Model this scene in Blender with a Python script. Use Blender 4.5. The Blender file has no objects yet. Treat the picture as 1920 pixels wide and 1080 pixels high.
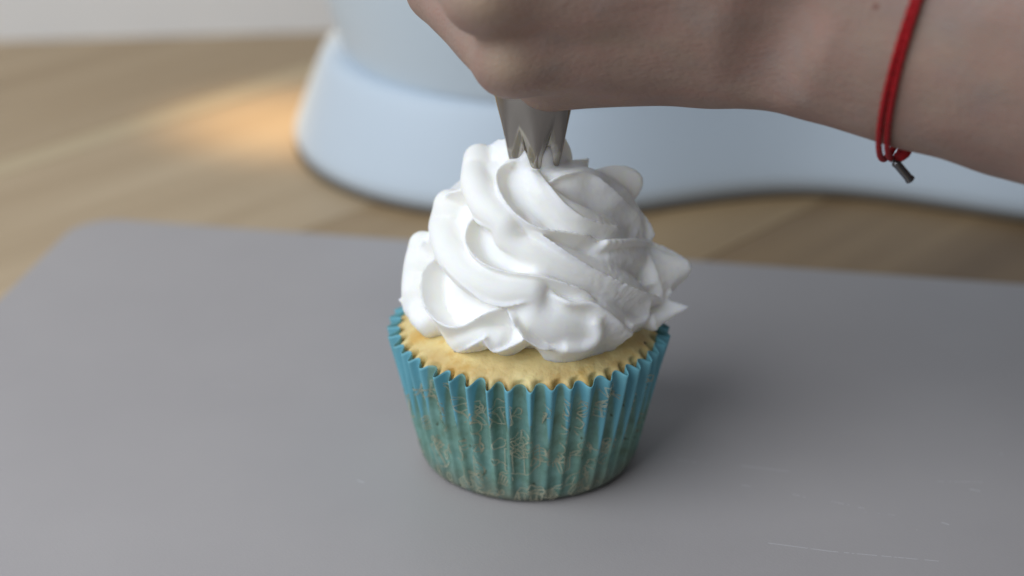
import bpy, math, random
import numpy as np
from mathutils import Vector, Matrix

S = 0.01                     # every length below is written in centimetres
rng = np.random.default_rng(7)
random.seed(7)
scene = bpy.context.scene
col = scene.collection

# ------------------------------------------------------------------ camera
cam_d = bpy.data.cameras.new("camera")
cam = bpy.data.objects.new("camera", cam_d)
col.objects.link(cam)
cam.location = (-0.41 * S, -42.0 * S, 24.2 * S)
cam.rotation_euler = (math.radians(65.0), 0, 0)
cam_d.sensor_width = 36.0
cam_d.lens = 36.0 * 3500.0 / 1920.0
cam_d.clip_start = 0.02
cam_d.clip_end = 20.0
cam_d.dof.use_dof = True
cam_d.dof.focus_distance = 0.434
cam_d.dof.aperture_fstop = 6.3
scene.camera = cam

# ------------------------------------------------------------------ room light and window
world = bpy.data.worlds.new("World")
scene.world = world
world.use_nodes = True
bg = world.node_tree.nodes["Background"]
bg.inputs["Color"].default_value = (0.86, 0.93, 1.0, 1)
bg.inputs["Strength"].default_value = 0.13


def aim(o, tgt):
    d = Vector(tgt) - o.location
    o.rotation_euler = d.to_track_quat('-Z', 'Y').to_euler()


def area(name, loc, tgt, sx, sy, power, color):
    l = bpy.data.lights.new(name, 'AREA')
    l.shape = 'RECTANGLE'
    l.size, l.size_y = sx, sy
    l.energy = power
    l.color = color
    o = bpy.data.objects.new(name, l)
    col.objects.link(o)
    o.location = loc
    aim(o, tgt)
    return o


area("window_light", (-0.46, -0.33, 0.50), (0.0, 0.0, 0.08), 0.80, 0.55, 5.9, (0.88, 0.945, 1.0))

spot = bpy.data.lights.new("warm_lamp", 'SPOT')
spot.energy = 3.3
spot.color = (1.0, 0.70, 0.34)
spot.spot_size = math.radians(23)
spot.spot_blend = 1.0
spot.shadow_soft_size = 0.02
spo = bpy.data.objects.new("warm_lamp", spot)
col.objects.link(spo)
spo.location = (-0.235, 0.275, 0.20)
aim(spo, (-0.090, 0.257, 0.0))

scene.view_settings.view_transform = 'Standard'
scene.view_settings.look = 'None'
scene.view_settings.exposure = 0.0
scene.view_settings.gamma = 1.0
scene.view_settings.use_curve_mapping = False


# ------------------------------------------------------------------ helpers
def tag(o, label=None, cat=None, kind=None, group=None):
    if label: o["label"] = label
    if cat: o["category"] = cat
    if kind: o["kind"] = kind
    if group: o["group"] = group
    return o


def empty(name, loc=(0, 0, 0)):
    o = bpy.data.objects.new(name, None)
    o.empty_display_size = 0.01
    o.location = Vector(loc) * S
    col.objects.link(o)
    return o


def mesh(name, verts, faces, mat, parent=None, smooth=True, loc=(0, 0, 0)):
    me = bpy.data.meshes.new(name)
    v = np.asarray(verts, float) * S
    me.from_pydata(v.tolist(), [], [list(map(int, f)) for f in faces])
    me.update()
    if smooth:
        me.polygons.foreach_set("use_smooth", [True] * len(me.polygons))
    if mat: me.materials.append(mat)
    o = bpy.data.objects.new(name, me)
    col.objects.link(o)
    o.location = Vector(loc) * S
    if parent: o.parent = parent
    return o


def grid_faces(nu, nv, wrap_u=False, wrap_v=False):
    """vertex index = i*nv + j"""
    iu = np.arange(nu if wrap_u else nu - 1)
    jv = np.arange(nv if wrap_v else nv - 1)
    I, J = np.meshgrid(iu, jv, indexing='ij')
    I2, J2 = (I + 1) % nu, (J + 1) % nv
    return np.stack([I * nv + J, I2 * nv + J, I2 * nv + J2, I * nv + J2], -1).reshape(-1, 4)


def fattr(o, name, vals):
    a = o.data.attributes.new(name, 'FLOAT', 'POINT')
    a.data.foreach_set("value", np.asarray(vals, np.float32))


def smooth01(x, a, b):
    t = np.clip((x - a) / (b - a), 0, 1)
    return t * t * (3 - 2 * t)


_perm = np.random.default_rng(3).permutation(512)


def vnoise(x, y, z=0.0, seed=0):
    """value noise in -1..1"""
    x, y, z = np.broadcast_arrays(np.asarray(x, float), np.asarray(y, float), np.asarray(z, float))
    xi, yi, zi = np.floor(x).astype(int), np.floor(y).astype(int), np.floor(z).astype(int)
    fx, fy, fz = x - xi, y - yi, z - zi
    fx, fy, fz = [t * t * (3 - 2 * t) for t in (fx, fy, fz)]

    def h(a, b, c):
        return _perm[(_perm[(_perm[(a + seed * 17) % 512] + b) % 512] + c) % 512] / 255.5 - 1.0
    r = 0
    for dx in (0, 1):
        for dy in (0, 1):
            for dz in (0, 1):
                w = (fx if dx else 1 - fx) * (fy if dy else 1 - fy) * (fz if dz else 1 - fz)
                r = r + w * h(xi + dx, yi + dy, zi + dz)
    return r


def fbm(x, y, z=0.0, seed=0, oct=3):
    r, a = 0, 1.0
    for k in range(oct):
        r = r + a * vnoise(np.asarray(x) * 2 ** k, np.asarray(y) * 2 ** k, np.asarray(z) * 2 ** k, seed + k)
        a *= 0.5
    return r


def surface_nets(F, origin, h):
    """isosurface F=0 (negative inside) on a regular grid -> verts, quads"""
    nx, ny, nz = F.shape
    ins = F < 0
    num = np.zeros((nx - 1, ny - 1, nz - 1), np.float32)
    acc = np.zeros((nx - 1, ny - 1, nz - 1, 3), np.float32)
    corners = [(a, b, c) for a in (0, 1) for b in (0, 1) for c in (0, 1)]
    sl = lambda a, n: slice(a, n - 1 + a)
    for ax in range(3):
        for (a, b, c) in corners:
            p = [a, b, c]
            if p[ax]: continue
            q = list(p); q[ax] = 1
            f0 = F[sl(p[0], nx), sl(p[1], ny), sl(p[2], nz)]
            f1 = F[sl(q[0], nx), sl(q[1], ny), sl(q[2], nz)]
            m = (f0 < 0) != (f1 < 0)
            t = np.where(m, f0 / np.where(m, f0 - f1, 1), 0)
            num += m
            for k in range(3):
                acc[..., k] += m * (t if k == ax else p[k])
    act = num > 0
    idx = -np.ones(act.shape, int)
    idx[act] = np.arange(act.sum())
    ijk = np.argwhere(act)
    verts = np.asarray(origin) + (ijk + acc[act] / num[act][:, None]) * h
    quads = []
    for ax in range(3):
        u, v = (ax + 1) % 3, (ax + 2) % 3
        s0 = [slice(None)] * 3; s1 = [slice(None)] * 3
        s0[ax] = slice(0, -1); s1[ax] = slice(1, None)
        a, b = ins[tuple(s0)], ins[tuple(s1)]
        for flip in (False, True):
            m = (a & ~b) if not flip else (~a & b)
            e = np.argwhere(m)
            ok = (e[:, u] > 0) & (e[:, v] > 0) & (e[:, u] < F.shape[u] - 1) & (e[:, v] < F.shape[v] - 1)
            e = e[ok]
            def cell(du, dv):
                c = e.copy(); c[:, u] -= du; c[:, v] -= dv
                return idx[c[:, 0], c[:, 1], c[:, 2]]
            q = np.stack([cell(1, 1), cell(0, 1), cell(0, 0), cell(1, 0)], 1)
            if flip: q = q[:, ::-1]
            quads.append(q)
    return verts, np.concatenate(quads)


# ------------------------------------------------------------------ materials
def new_mat(name):
    m = bpy.data.materials.new(name)
    m.use_nodes = True
    nt = m.node_tree
    b = nt.nodes["Principled BSDF"]
    return m, nt, b


def N(nt, typ, **kw):
    n = nt.nodes.new(typ)
    for k, v in kw.items():
        if k in n.inputs.keys() if hasattr(n.inputs, 'keys') else False:
            n.inputs[k].default_value = v
        else:
            setattr(n, k, v)
    return n


def noise_n(nt, vec, scale, detail=3, rough=0.55):
    n = nt.nodes.new("ShaderNodeTexNoise")
    n.inputs["Scale"].default_value = scale
    n.inputs["Detail"].default_value = detail
    n.inputs["Roughness"].default_value = rough
    if vec is not None: nt.links.new(vec, n.inputs["Vector"])
    return n.outputs["Fac"]


def ramp(nt, fac, stops):
    r = nt.nodes.new("ShaderNodeValToRGB")
    e = r.color_ramp.elements
    while len(e) < len(stops): e.new(0.5)
    for el, (p, c) in zip(e, stops):
        el.position = p
        el.color = (*c, 1) if len(c) == 3 else c
    nt.links.new(fac, r.inputs["Fac"])
    return r.outputs["Color"]


def mixc(nt, fac, a, b, mode='MIX'):
    m = nt.nodes.new("ShaderNodeMix")
    m.data_type = 'RGBA'
    m.blend_type = mode
    for sock, v in ((m.inputs["Factor"], fac), (m.inputs["A"] if False else m.inputs[6], a), (m.inputs[7], b)):
        if isinstance(v, bpy.types.NodeSocket): nt.links.new(v, sock)
        elif isinstance(v, (int, float)): sock.default_value = v
        else: sock.default_value = (*v, 1)
    return m.outputs[2]


def math_n(nt, op, a, b=None, c=None):
    m = nt.nodes.new("ShaderNodeMath")
    m.operation = op
    for i, v in enumerate((a, b, c)):
        if v is None: continue
        if isinstance(v, bpy.types.NodeSocket): nt.links.new(v, m.inputs[i])
        else: m.inputs[i].default_value = v
    return m.outputs[0]


def objcoord(nt):
    return nt.nodes.new("ShaderNodeTexCoord").outputs["Object"]


def attr_n(nt, name):
    a = nt.nodes.new("ShaderNodeAttribute")
    a.attribute_name = name
    return a.outputs["Fac"]


def bump(nt, b, height, strength, dist):
    n = nt.nodes.new("ShaderNodeBump")
    n.inputs["Strength"].default_value = strength
    n.inputs["Distance"].default_value = dist
    nt.links.new(height, n.inputs["Height"])
    nt.links.new(n.outputs["Normal"], b.inputs["Normal"])


def mapping(nt, vec, rot=0.0, scale=(1, 1, 1), loc=(0, 0, 0)):
    m = nt.nodes.new("ShaderNodeMapping")
    m.inputs["Rotation"].default_value = (0, 0, rot)
    m.inputs["Scale"].default_value = scale
    m.inputs["Location"].default_value = loc
    nt.links.new(vec, m.inputs["Vector"])
    return m.outputs["Vector"]


def mat_frosting():
    m, nt, b = new_mat("whipped_cream")
    b.inputs["Base Color"].default_value = (0.945, 0.93, 0.905, 1)
    b.inputs["Roughness"].default_value = 0.65
    b.inputs["Specular IOR Level"].default_value = 0.22
    b.subsurface_method = 'RANDOM_WALK'
    b.inputs["Subsurface Weight"].default_value = 0.7
    b.inputs["Subsurface Radius"].default_value = (1.0, 0.86, 0.50)
    b.inputs["Subsurface Scale"].default_value = 0.003
    v = objcoord(nt)
    n1 = noise_n(nt, v, 900, 2)
    n2 = noise_n(nt, v, 220, 3)
    h = math_n(nt, 'ADD', math_n(nt, 'MULTIPLY', n1, 0.35), n2)
    bump(nt, b, h, 0.22, 0.0005)
    return m


def mat_cake():
    m, nt, b = new_mat("vanilla_sponge")
    v = objcoord(nt)
    n = noise_n(nt, v, 75, 4, 0.6)
    c = ramp(nt, n, [(0.30, (0.82, 0.69, 0.36)), (0.56, (0.79, 0.635, 0.30)), (0.66, (0.68, 0.44, 0.13)), (0.8, (0.56, 0.30, 0.06))])
    edge = attr_n(nt, "browning")
    n2 = noise_n(nt, v, 130, 3)
    f = math_n(nt, 'MULTIPLY', edge, math_n(nt, 'MULTIPLY_ADD', n2, 2.6, -1.0))
    f2 = math_n(nt, 'MINIMUM', math_n(nt, 'MAXIMUM', f, 0.0), 1.0)
    c = mixc(nt, f2, c, (0.52, 0.28, 0.06))
    vo = nt.nodes.new("ShaderNodeTexVoronoi")
    vo.inputs["Scale"].default_value = 240
    nt.links.new(v, vo.inputs["Vector"])
    sel = nt.nodes.new("ShaderNodeSeparateColor")
    nt.links.new(vo.outputs["Color"], sel.inputs[0])
    sp = math_n(nt, 'MULTIPLY', math_n(nt, 'LESS_THAN', vo.outputs["Distance"], 0.20), math_n(nt, 'GREATER_THAN', sel.outputs[0], 0.80))
    c = mixc(nt, sp, c, (0.07, 0.04, 0.015))
    nt.links.new(c, b.inputs["Base Color"])
    b.inputs["Roughness"].default_value = 0.6
    b.inputs["Subsurface Weight"].default_value = 0.15
    b.inputs["Subsurface Radius"].default_value = (1.0, 0.6, 0.25)
    b.inputs["Subsurface Scale"].default_value = 0.002
    h = math_n(nt, 'ADD', noise_n(nt, v, 420, 4), noise_n(nt, v, 140, 2))
    bump(nt, b, h, 0.6, 0.0009)
    return m


def mat_liner():
    m, nt, b = new_mat("grease_soaked_blue_paper")
    v = objcoord(nt)
    soak = attr_n(nt, "soak")
    blue = (0.15, 0.41, 0.50)
    n = noise_n(nt, v, 170, 4, 0.65)
    wet = ramp(nt, n, [(0.28, (0.125, 0.20, 0.14)), (0.5, (0.175, 0.325, 0.27)), (0.72, (0.245, 0.43, 0.38))])
    low = attr_n(nt, "low")
    wet = mixc(nt, math_n(nt, 'MULTIPLY', low, 0.75), wet, (0.19, 0.185, 0.14))
    n3 = noise_n(nt, v, 330, 2)
    spots = ramp(nt, n3, [(0.685, (0, 0, 0)), (0.74, (1, 1, 1))])
    wet = mixc(nt, math_n(nt, 'MULTIPLY', spots, 0.75), wet, (0.055, 0.065, 0.02))
    c = mixc(nt, soak, blue, wet)
    nt.links.new(c, b.inputs["Base Color"])
    b.inputs["Roughness"].default_value = 0.5
    b.inputs["Specular IOR Level"].default_value = 0.35
    n2 = noise_n(nt, v, 900, 2)
    bump(nt, b, n2, 0.12, 0.0002)
    return m


def mat_print():
    m, nt, b = new_mat("pale_gold_ink")
    b.inputs["Base Color"].default_value = (0.56, 0.53, 0.38, 1)
    b.inputs["Roughness"].default_value = 0.5
    n = noise_n(nt, objcoord(nt), 160, 2)
    a = math_n(nt, 'MINIMUM', math_n(nt, 'MAXIMUM', math_n(nt, 'MULTIPLY_ADD', n, 1.6, -0.30), 0.40), 0.72)
    nt.links.new(a, b.inputs["Alpha"])
    return m


def mat_steel():
    m, nt, b = new_mat("nozzle_steel")
    b.inputs["Base Color"].default_value = (0.36, 0.335, 0.30, 1)
    b.inputs["Metallic"].default_value = 1.0
    v = objcoord(nt)
    r = noise_n(nt, mapping(nt, v, 0, (1, 1, 0.15)), 400, 3)
    rr = math_n(nt, 'MULTIPLY_ADD', r, 0.14, 0.07)
    nt.links.new(rr, b.inputs["Roughness"])
    return m


def mat_skin():
    m, nt, b = new_mat("skin")
    v = objcoord(nt)
    n = noise_n(nt, v, 45, 4, 0.6)
    c = ramp(nt, n, [(0.28, (0.28, 0.188, 0.158)), (0.5, (0.32, 0.222, 0.184)), (0.72, (0.352, 0.253, 0.202))])
    mo = noise_n(nt, mapping(nt, v, 0.4, (0.7, 1, 1)), 130, 5, 0.65)
    c = mixc(nt, ramp(nt, mo, [(0.42, (0, 0, 0)), (0.72, (0.55, 0.55, 0.55))]), c, (0.36, 0.205, 0.172))
    mo2 = noise_n(nt, v, 85, 3)
    c = mixc(nt, ramp(nt, mo2, [(0.52, (0, 0, 0)), (0.75, (0.4, 0.4, 0.4))]), c, (0.27, 0.232, 0.225))
    kn = attr_n(nt, "knuckle")
    c = mixc(nt, math_n(nt, 'MULTIPLY', kn, 0.5), c, (0.50, 0.38, 0.27))
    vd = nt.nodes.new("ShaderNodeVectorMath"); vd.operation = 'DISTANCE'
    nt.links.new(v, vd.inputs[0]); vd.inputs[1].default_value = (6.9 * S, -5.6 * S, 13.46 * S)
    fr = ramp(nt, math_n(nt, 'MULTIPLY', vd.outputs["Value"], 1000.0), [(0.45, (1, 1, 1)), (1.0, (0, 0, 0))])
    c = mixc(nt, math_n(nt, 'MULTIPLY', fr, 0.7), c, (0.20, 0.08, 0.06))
    nt.links.new(c, b.inputs["Base Color"])
    b.inputs["Roughness"].default_value = 0.55
    b.inputs["Specular IOR Level"].default_value = 0.35
    b.inputs["Subsurface Weight"].default_value = 0.22
    b.inputs["Subsurface Radius"].default_value = (1.0, 0.40, 0.22)
    b.inputs["Subsurface Scale"].default_value = 0.003
    vo = nt.nodes.new("ShaderNodeTexVoronoi")
    vo.feature = 'DISTANCE_TO_EDGE'
    vo.inputs["Scale"].default_value = 750
    nt.links.new(mapping(nt, v, 0.3, (0.6, 1, 1)), vo.inputs["Vector"])
    h = math_n(nt, 'ADD', math_n(nt, 'MULTIPLY', vo.outputs["Distance"], 0.8), noise_n(nt, v, 260, 3))
    bump(nt, b, h, 0.30, 0.0008)
    return m


def mat_plain(name, color, rough=0.5, spec=0.5, metal=0.0, nscale=0, namp=0.0, coat=0.0):
    m, nt, b = new_mat(name)
    b.inputs["Roughness"].default_value = rough
    b.inputs["Specular IOR Level"].default_value = spec
    b.inputs["Metallic"].default_value = metal
    b.inputs["Coat Weight"].default_value = coat
    if nscale:
        n = noise_n(nt, objcoord(nt), nscale, 4)
        c = ramp(nt, n, [(0.3, tuple(x * (1 - namp) for x in color)), (0.7, tuple(min(1, x * (1 + namp)) for x in color))])
        nt.links.new(c, b.inputs["Base Color"])
    else:
        b.inputs["Base Color"].default_value = (*color, 1)
    return m


def mat_wood(name, light, dark, seed):
    m, nt, b = new_mat(name)
    v = objcoord(nt)
    mp = mapping(nt, v, 0, (3.2, 42, 20), (seed * 1.7, seed * 0.9, 0))
    w = noise_n(nt, mp, 1.0, 5, 0.6)
    mp2 = mapping(nt, v, 0, (1.4, 13, 8), (seed * 3.1, seed * 2.3, 0))
    w2 = noise_n(nt, mp2, 1.0, 3, 0.5)
    f = math_n(nt, 'ADD', math_n(nt, 'MULTIPLY', w, 0.5), math_n(nt, 'MULTIPLY', w2, 0.5))
    c = ramp(nt, f, [(0.36, dark), (0.50, tuple((a + d) / 2 for a, d in zip(light, dark))), (0.62, light)])
    mp3 = mapping(nt, v, 0, (25, 500, 100))
    fine = noise_n(nt, mp3, 1.0, 3)
    c = mixc(nt, math_n(nt, 'MULTIPLY', fine, 0.25), c, dark)
    nt.links.new(c, b.inputs["Base Color"])
    b.inputs["Roughness"].default_value = 0.42
    b.inputs["Specular IOR Level"].default_value = 0.4
    bump(nt, b, fine, 0.1, 0.0004)
    return m


BOARD_ROT = math.radians(-10.1)


def mat_board():
    m, nt, b = new_mat("grey_plastic_board")
    v = objcoord(nt)
    n = noise_n(nt, v, 14, 3)
    c = ramp(nt, n, [(0.3, (0.405, 0.374, 0.376)), (0.7, (0.435, 0.403, 0.402))])
    # scattered knife scratches: (x0, y0, x1, y1, half width) in board-plane centimetres
    segs = SCRATCHES
    total = None
    dash = noise_n(nt, mapping(nt, v, 0, (1, 1, 1)), 420, 2, 0.7)
    for (x0, y0, x1, y1, w, thr) in segs:
        L = math.hypot(x1 - x0, y1 - y0); a = math.atan2(y1 - y0, x1 - x0)
        mv = nt.nodes.new("ShaderNodeMapping"); mv.vector_type = 'TEXTURE'
        mv.inputs["Location"].default_value = ((x0 + x1) / 2 * S, (y0 + y1) / 2 * S, 0)
        mv.inputs["Rotation"].default_value = (0, 0, a)
        nt.links.new(v, mv.inputs["Vector"])
        sx = nt.nodes.new("ShaderNodeSeparateXYZ"); nt.links.new(mv.outputs["Vector"], sx.inputs[0])
        ax_ = math_n(nt, 'ABSOLUTE', sx.outputs[0]); ay_ = math_n(nt, 'ABSOLUTE', sx.outputs[1])
        k1 = math_n(nt, 'MULTIPLY', math_n(nt, 'LESS_THAN', ax_, L / 2 * S), math_n(nt, 'LESS_THAN', ay_, w * S))
        k2 = math_n(nt, 'MULTIPLY', k1, math_n(nt, 'GREATER_THAN', dash, thr))
        total = k2 if total is None else math_n(nt, 'MAXIMUM', total, k2)
    c = mixc(nt, math_n(nt, 'MULTIPLY', total, 0.42), c, (0.75, 0.75, 0.78))
    nt.links.new(c, b.inputs["Base Color"])
    b.inputs["Roughness"].default_value = 0.42
    b.inputs["Specular IOR Level"].default_value = 0.45
    wv = nt.nodes.new("ShaderNodeTexChecker")
    wv.inputs["Scale"].default_value = 1400
    nt.links.new(v, wv.inputs["Vector"])
    h = math_n(nt, 'ADD', math_n(nt, 'MULTIPLY', wv.outputs["Fac"], 0.3), noise_n(nt, v, 1200, 2))
    bump(nt, b, h, 0.12, 0.0003)
    return m


# ------------------------------------------------------------------ setting: table of glued staves and wall
TABLE_Z = -0.3
table = empty("table", (0, 0, TABLE_Z))
tag(table, kind="structure")
ang = math.atan2(11.54, 10.45)
ca, sa = math.cos(ang), math.sin(ang)
wood_mats = [
    mat_wood("pale_beech", (0.60, 0.46, 0.30), (0.41, 0.285, 0.165), 1),
    mat_wood("brown_beech", (0.55, 0.415, 0.265), (0.36, 0.245, 0.135), 2),
    mat_wood("honey_beech", (0.50, 0.355, 0.20), (0.28, 0.175, 0.085), 5),
    mat_wood("cream_sapwood", (0.60, 0.48, 0.31), (0.52, 0.39, 0.23), 3),
    mat_wood("dark_shaded_beech", (0.38, 0.25, 0.13), (0.20, 0.12, 0.055), 7),  # right-hand staves: partly darker wood, partly the shade there put into the colour
]
# offsets of the joints measured across the staves
edges = [-52, -40, -28, -17, -6.5, 4.2, 15.5, 27.3, 28.6, 39.5, 51, 63]
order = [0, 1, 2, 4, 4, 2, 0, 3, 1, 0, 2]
for k in range(len(edges) - 1):
    a, b_ = edges[k] + 0.02, edges[k + 1] - 0.02
    L0, L1 = -75, 75
    e = 0.06
    prof = [(a, -2.4), (a, -e), (a + e, 0), (b_ - e, 0), (b_, -e), (b_, -2.4)]
    vs = [(L0, y - (a + b_) / 2, z) for y, z in prof] + [(L1, y - (a + b_) / 2, z) for y, z in prof]
    fs = [(i, i + 1, i + 7, i + 6) for i in range(5)] + [(5, 0, 6, 11), tuple(range(5, -1, -1)), tuple(range(6, 12))]
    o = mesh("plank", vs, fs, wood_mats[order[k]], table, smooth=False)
    c_ = (a + b_) / 2
    o.location = Vector((-sa * c_, ca * c_, 0)) * S
    o.rotation_euler = (0, 0, ang)

wall_mat = mat_plain("painted_wall", (0.80, 0.775, 0.76), 0.8, 0.3, nscale=6, namp=0.02)
wv = []
wx0, wx1, wy0, wsl = -80, 80, 37.6, 0.1
for x in (wx0, wx1):
    for z in (-3, 60):
        for d in (0, 3):
            wv.append((x, wy0 + x * wsl + d + 0.5, z))
wf = [(0, 2, 6, 4), (1, 5, 7, 3), (0, 4, 5, 1), (2, 3, 7, 6), (0, 1, 3, 2), (4, 6, 7, 5)]
wl = mesh("wall", wv, wf, wall_mat, smooth=False)
tag(wl, kind="structure")

# ------------------------------------------------------------------ cutting board
bx, by = -14.8, 15.6               # far left corner before rounding, then local axes along the far edge / toward camera
BW, BH, BR, BT = 42.0, 31.0, 1.5, 0.29
bc, bs = math.cos(BOARD_ROT), math.sin(BOARD_ROT)


def world_to_board(x, y):
    dx, dy = x - bx, y - by
    return dx * bc + dy * bs, -dx * bs + dy * bc


SCR_W = [((1270, 862), (1330, 870), 0.012, 0.50), ((1390, 873), (1480, 884), 0.014, 0.42), ((1380, 908), (1410, 912), 0.013, 0.5),
         ((1475, 924), (1510, 932), 0.013, 0.48), ((1550, 938), (1620, 953), 0.014, 0.52), ((1740, 902), (1845, 904), 0.012, 0.5),
         ((1818, 917), (1838, 921), 0.02, 0.42), ((1440, 1018), (1560, 1034), 0.014, 0.42), ((1560, 1034), (1760, 1052), 0.013, 0.46),
         ((1790, 848), (1830, 850), 0.03, 0.62), ((1850, 850), (1890, 852), 0.03, 0.62), ((1620, 960), (1700, 968), 0.012, 0.6),
         ((1560, 812), (1730, 806), 0.01, 0.6), ((1765, 979), (1780, 984), 0.02, 0.45), ((670, 900), (684, 906), 0.018, 0.45),
         ((400, 720), (450, 724), 0.012, 0.5), ((1700, 990), (1790, 1004), 0.010, 0.6), ((1190, 855), (1240, 861), 0.012, 0.52)]


def pix_to_board(px, py):
    # the marks were measured on the photograph; this only converts them to positions on the board
    p = math.radians(25)
    dx, du = (px - 960) / 3500.0, -(py - 540) / 3500.0
    d = (dx, math.cos(p) + du * math.sin(p), -math.sin(p) + du * math.cos(p))
    t = -24.2 / d[2]
    return world_to_board(-0.41 + d[0] * t, -42 + d[1] * t)


SCRATCHES = [(*pix_to_board(*a), *pix_to_board(*b), w, t) for a, b, w, t in SCR_W]

pts = []
for cx, cy, a0 in ((BR, -BR, 180), (BW - BR, -BR, 90), (BW - BR, -BH + BR, 0), (BR, -BH + BR, -90)):
    for i in range(13):
        a = math.radians(a0 - 90 * i / 12)
        pts.append((cx, cy, math.cos(a), math.sin(a)))
rings = [(BR - 0.08, -BT), (BR, -BT + 0.06), (BR, -0.07), (BR - 0.03, -0.02), (BR - 0.09, 0.0)]
vs = []
for r, z in rings:
    vs += [(cx + r * c, cy + r * s, z) for cx, cy, c, s in pts]
n = len(pts)
fs = []
for k in range(len(rings) - 1):
    for i in range(n):
        fs.append((k * n + (i + 1) % n, k * n + i, (k + 1) * n + i, (k + 1) * n + (i + 1) % n))
fs.append(tuple((len(rings) - 1) * n + i for i in range(n))[::-1])
fs.append(tuple(range(n)))
board = mesh("cutting_board", vs, fs, mat_board(), smooth=False, loc=(bx, by, 0))
board.rotation_euler = (0, 0, BOARD_ROT)
tag(board, "thin grey plastic cutting board with rounded corner and knife scratches under the cupcake", "cutting board")

# ------------------------------------------------------------------ stand mixer behind
mixer = empty("stand_mixer", (0.5, 24, TABLE_Z))
tag(mixer, "blurred pale blue stand mixer base with white bowl behind the cupcake", "mixer")
MIX_BLUE = mat_plain("pale_blue_enamel", (0.60, 0.68, 0.77), 0.5, 0.35, coat=0.0, nscale=9, namp=0.02)
MIX_BOWL = mat_plain("white_bowl_plastic", (0.60, 0.68, 0.75), 0.5, 0.35, nscale=9, namp=0.02)
MIX_DARK = mat_plain("grey_rubber_foot", (0.15, 0.135, 0.115), 0.7, 0.3)


def mixer_outline(nn=160):
    """plan outline: a round bowl seat at the front joined by a waist to a broad rear foot (x grows to the rear)"""
    xs = np.linspace(0, 1, nn)
    X = -9.0 + 36.0 * (0.5 - 0.5 * np.cos(np.pi * xs))
    h = np.zeros_like(X)
    front = X < 0
    h[front] = 8.3 * np.sqrt(np.clip(1 - (np.abs(X[front]) / 9.0) ** 2.2, 0, 1))
    mid = (X >= 0) & (X < 9.2)
    t = X[mid] / 9.2
    h[mid] = 8.3 - 2.25 * (t * t * (3 - 2 * t))
    rear = (X >= 9.2) & (X < 20)
    t = (X[rear] - 9.2) / 10.8
    h[rear] = 6.05 + 3.2 * (t * t * (3 - 2 * t))
    end = X >= 20
    h[end] = 9.25 * np.sqrt(np.clip(1 - ((X[end] - 20) / 7.0) ** 2.6, 0, 1))
    up = np.stack([X, h], 1)
    lo = np.stack([X[::-1][1:-1], -h[::-1][1:-1]], 1)
    return np.concatenate([up, lo])


def offset_in(P, d):
    t = np.roll(P, -1, 0) - np.roll(P, 1, 0)
    t /= np.linalg.norm(t, axis=1)[:, None] + 1e-9
    nrm = np.stack([-t[:, 1], t[:, 0]], 1)
    # orient inward
    c = np.array([5.0, 0.0])
    s = np.sign(((c - P) * nrm).sum(1))
    return P - nrm * d * -1 if np.mean(((c - P) * nrm).sum(1)) > 0 else P - nrm * d


OUT = mixer_outline()
LV = [(0.10, 0.30), (0.08, 0.42), (0.0, 0.58), (0.04, 0.8), (0.20, 1.2), (0.42, 1.8), (0.66, 2.4), (0.90, 3.0), (1.10, 3.45), (1.2, 3.62), (1.35, 3.72), (1.6, 3.76), (2.6, 3.77)]
vs = []
for d, z in LV:
    q = offset_in(OUT, d)
    vs += [(x, y, z) for x, y in q]
nn = len(OUT)
fs = []
for k in range(len(LV) - 1):
    for i in range(nn):
        j = (i + 1) % nn
        fs.append((k * nn + i, k * nn + j, (k + 1) * nn + j, (k + 1) * nn + i))
fs.append(tuple((len(LV) - 1) * nn + i for i in range(nn)))
mb = mesh("base", vs, fs, MIX_BLUE, mixer)
# rubber foot band under the base
vs = []
for d, z in ((0.25, 0.0), (0.02, 0.03), (0.02, 0.32), (0.25, 0.33)):
    q = offset_in(OUT, d)
    vs += [(x, y, z) for x, y in q]
fs = []
for k in range(3):
    for i in range(nn):
        j = (i + 1) % nn
        fs.append((k * nn + i, k * nn + j, (k + 1) * nn + j, (k + 1) * nn + i))
fs.append(tuple(range(nn))[::-1])
mesh("rubber_foot", vs, fs, MIX_DARK, mixer)


def lathe(name, prof, mat, parent, seg=96, loc=(0, 0, 0)):
    a = np.linspace(0, 2 * np.pi, seg, endpoint=False)
    P = np.array([[(r * np.cos(t), r * np.sin(t), z) for r, z in prof] for t in a]).reshape(-1, 3)
    return mesh(name, P, grid_faces(seg, len(prof), wrap_u=True), mat, parent, loc=loc)


# bowl standing in the round seat, flaring upwards
bowl_prof = [(0.02, 3.6), (6.2, 3.6), (6.95, 3.66), (7.12, 3.8), (7.2, 4.1), (7.5, 5.2), (7.9, 6.8), (8.5, 9.5), (9.2, 13), (9.6, 15.8), (9.8, 16.2),
             (9.7, 16.4), (9.4, 16.3), (9.0, 14), (8.2, 9.5), (7.2, 5.6), (6.2, 4.4), (0.02, 4.2)]
lathe("bowl", bowl_prof, MIX_BOWL, mixer)
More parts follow.
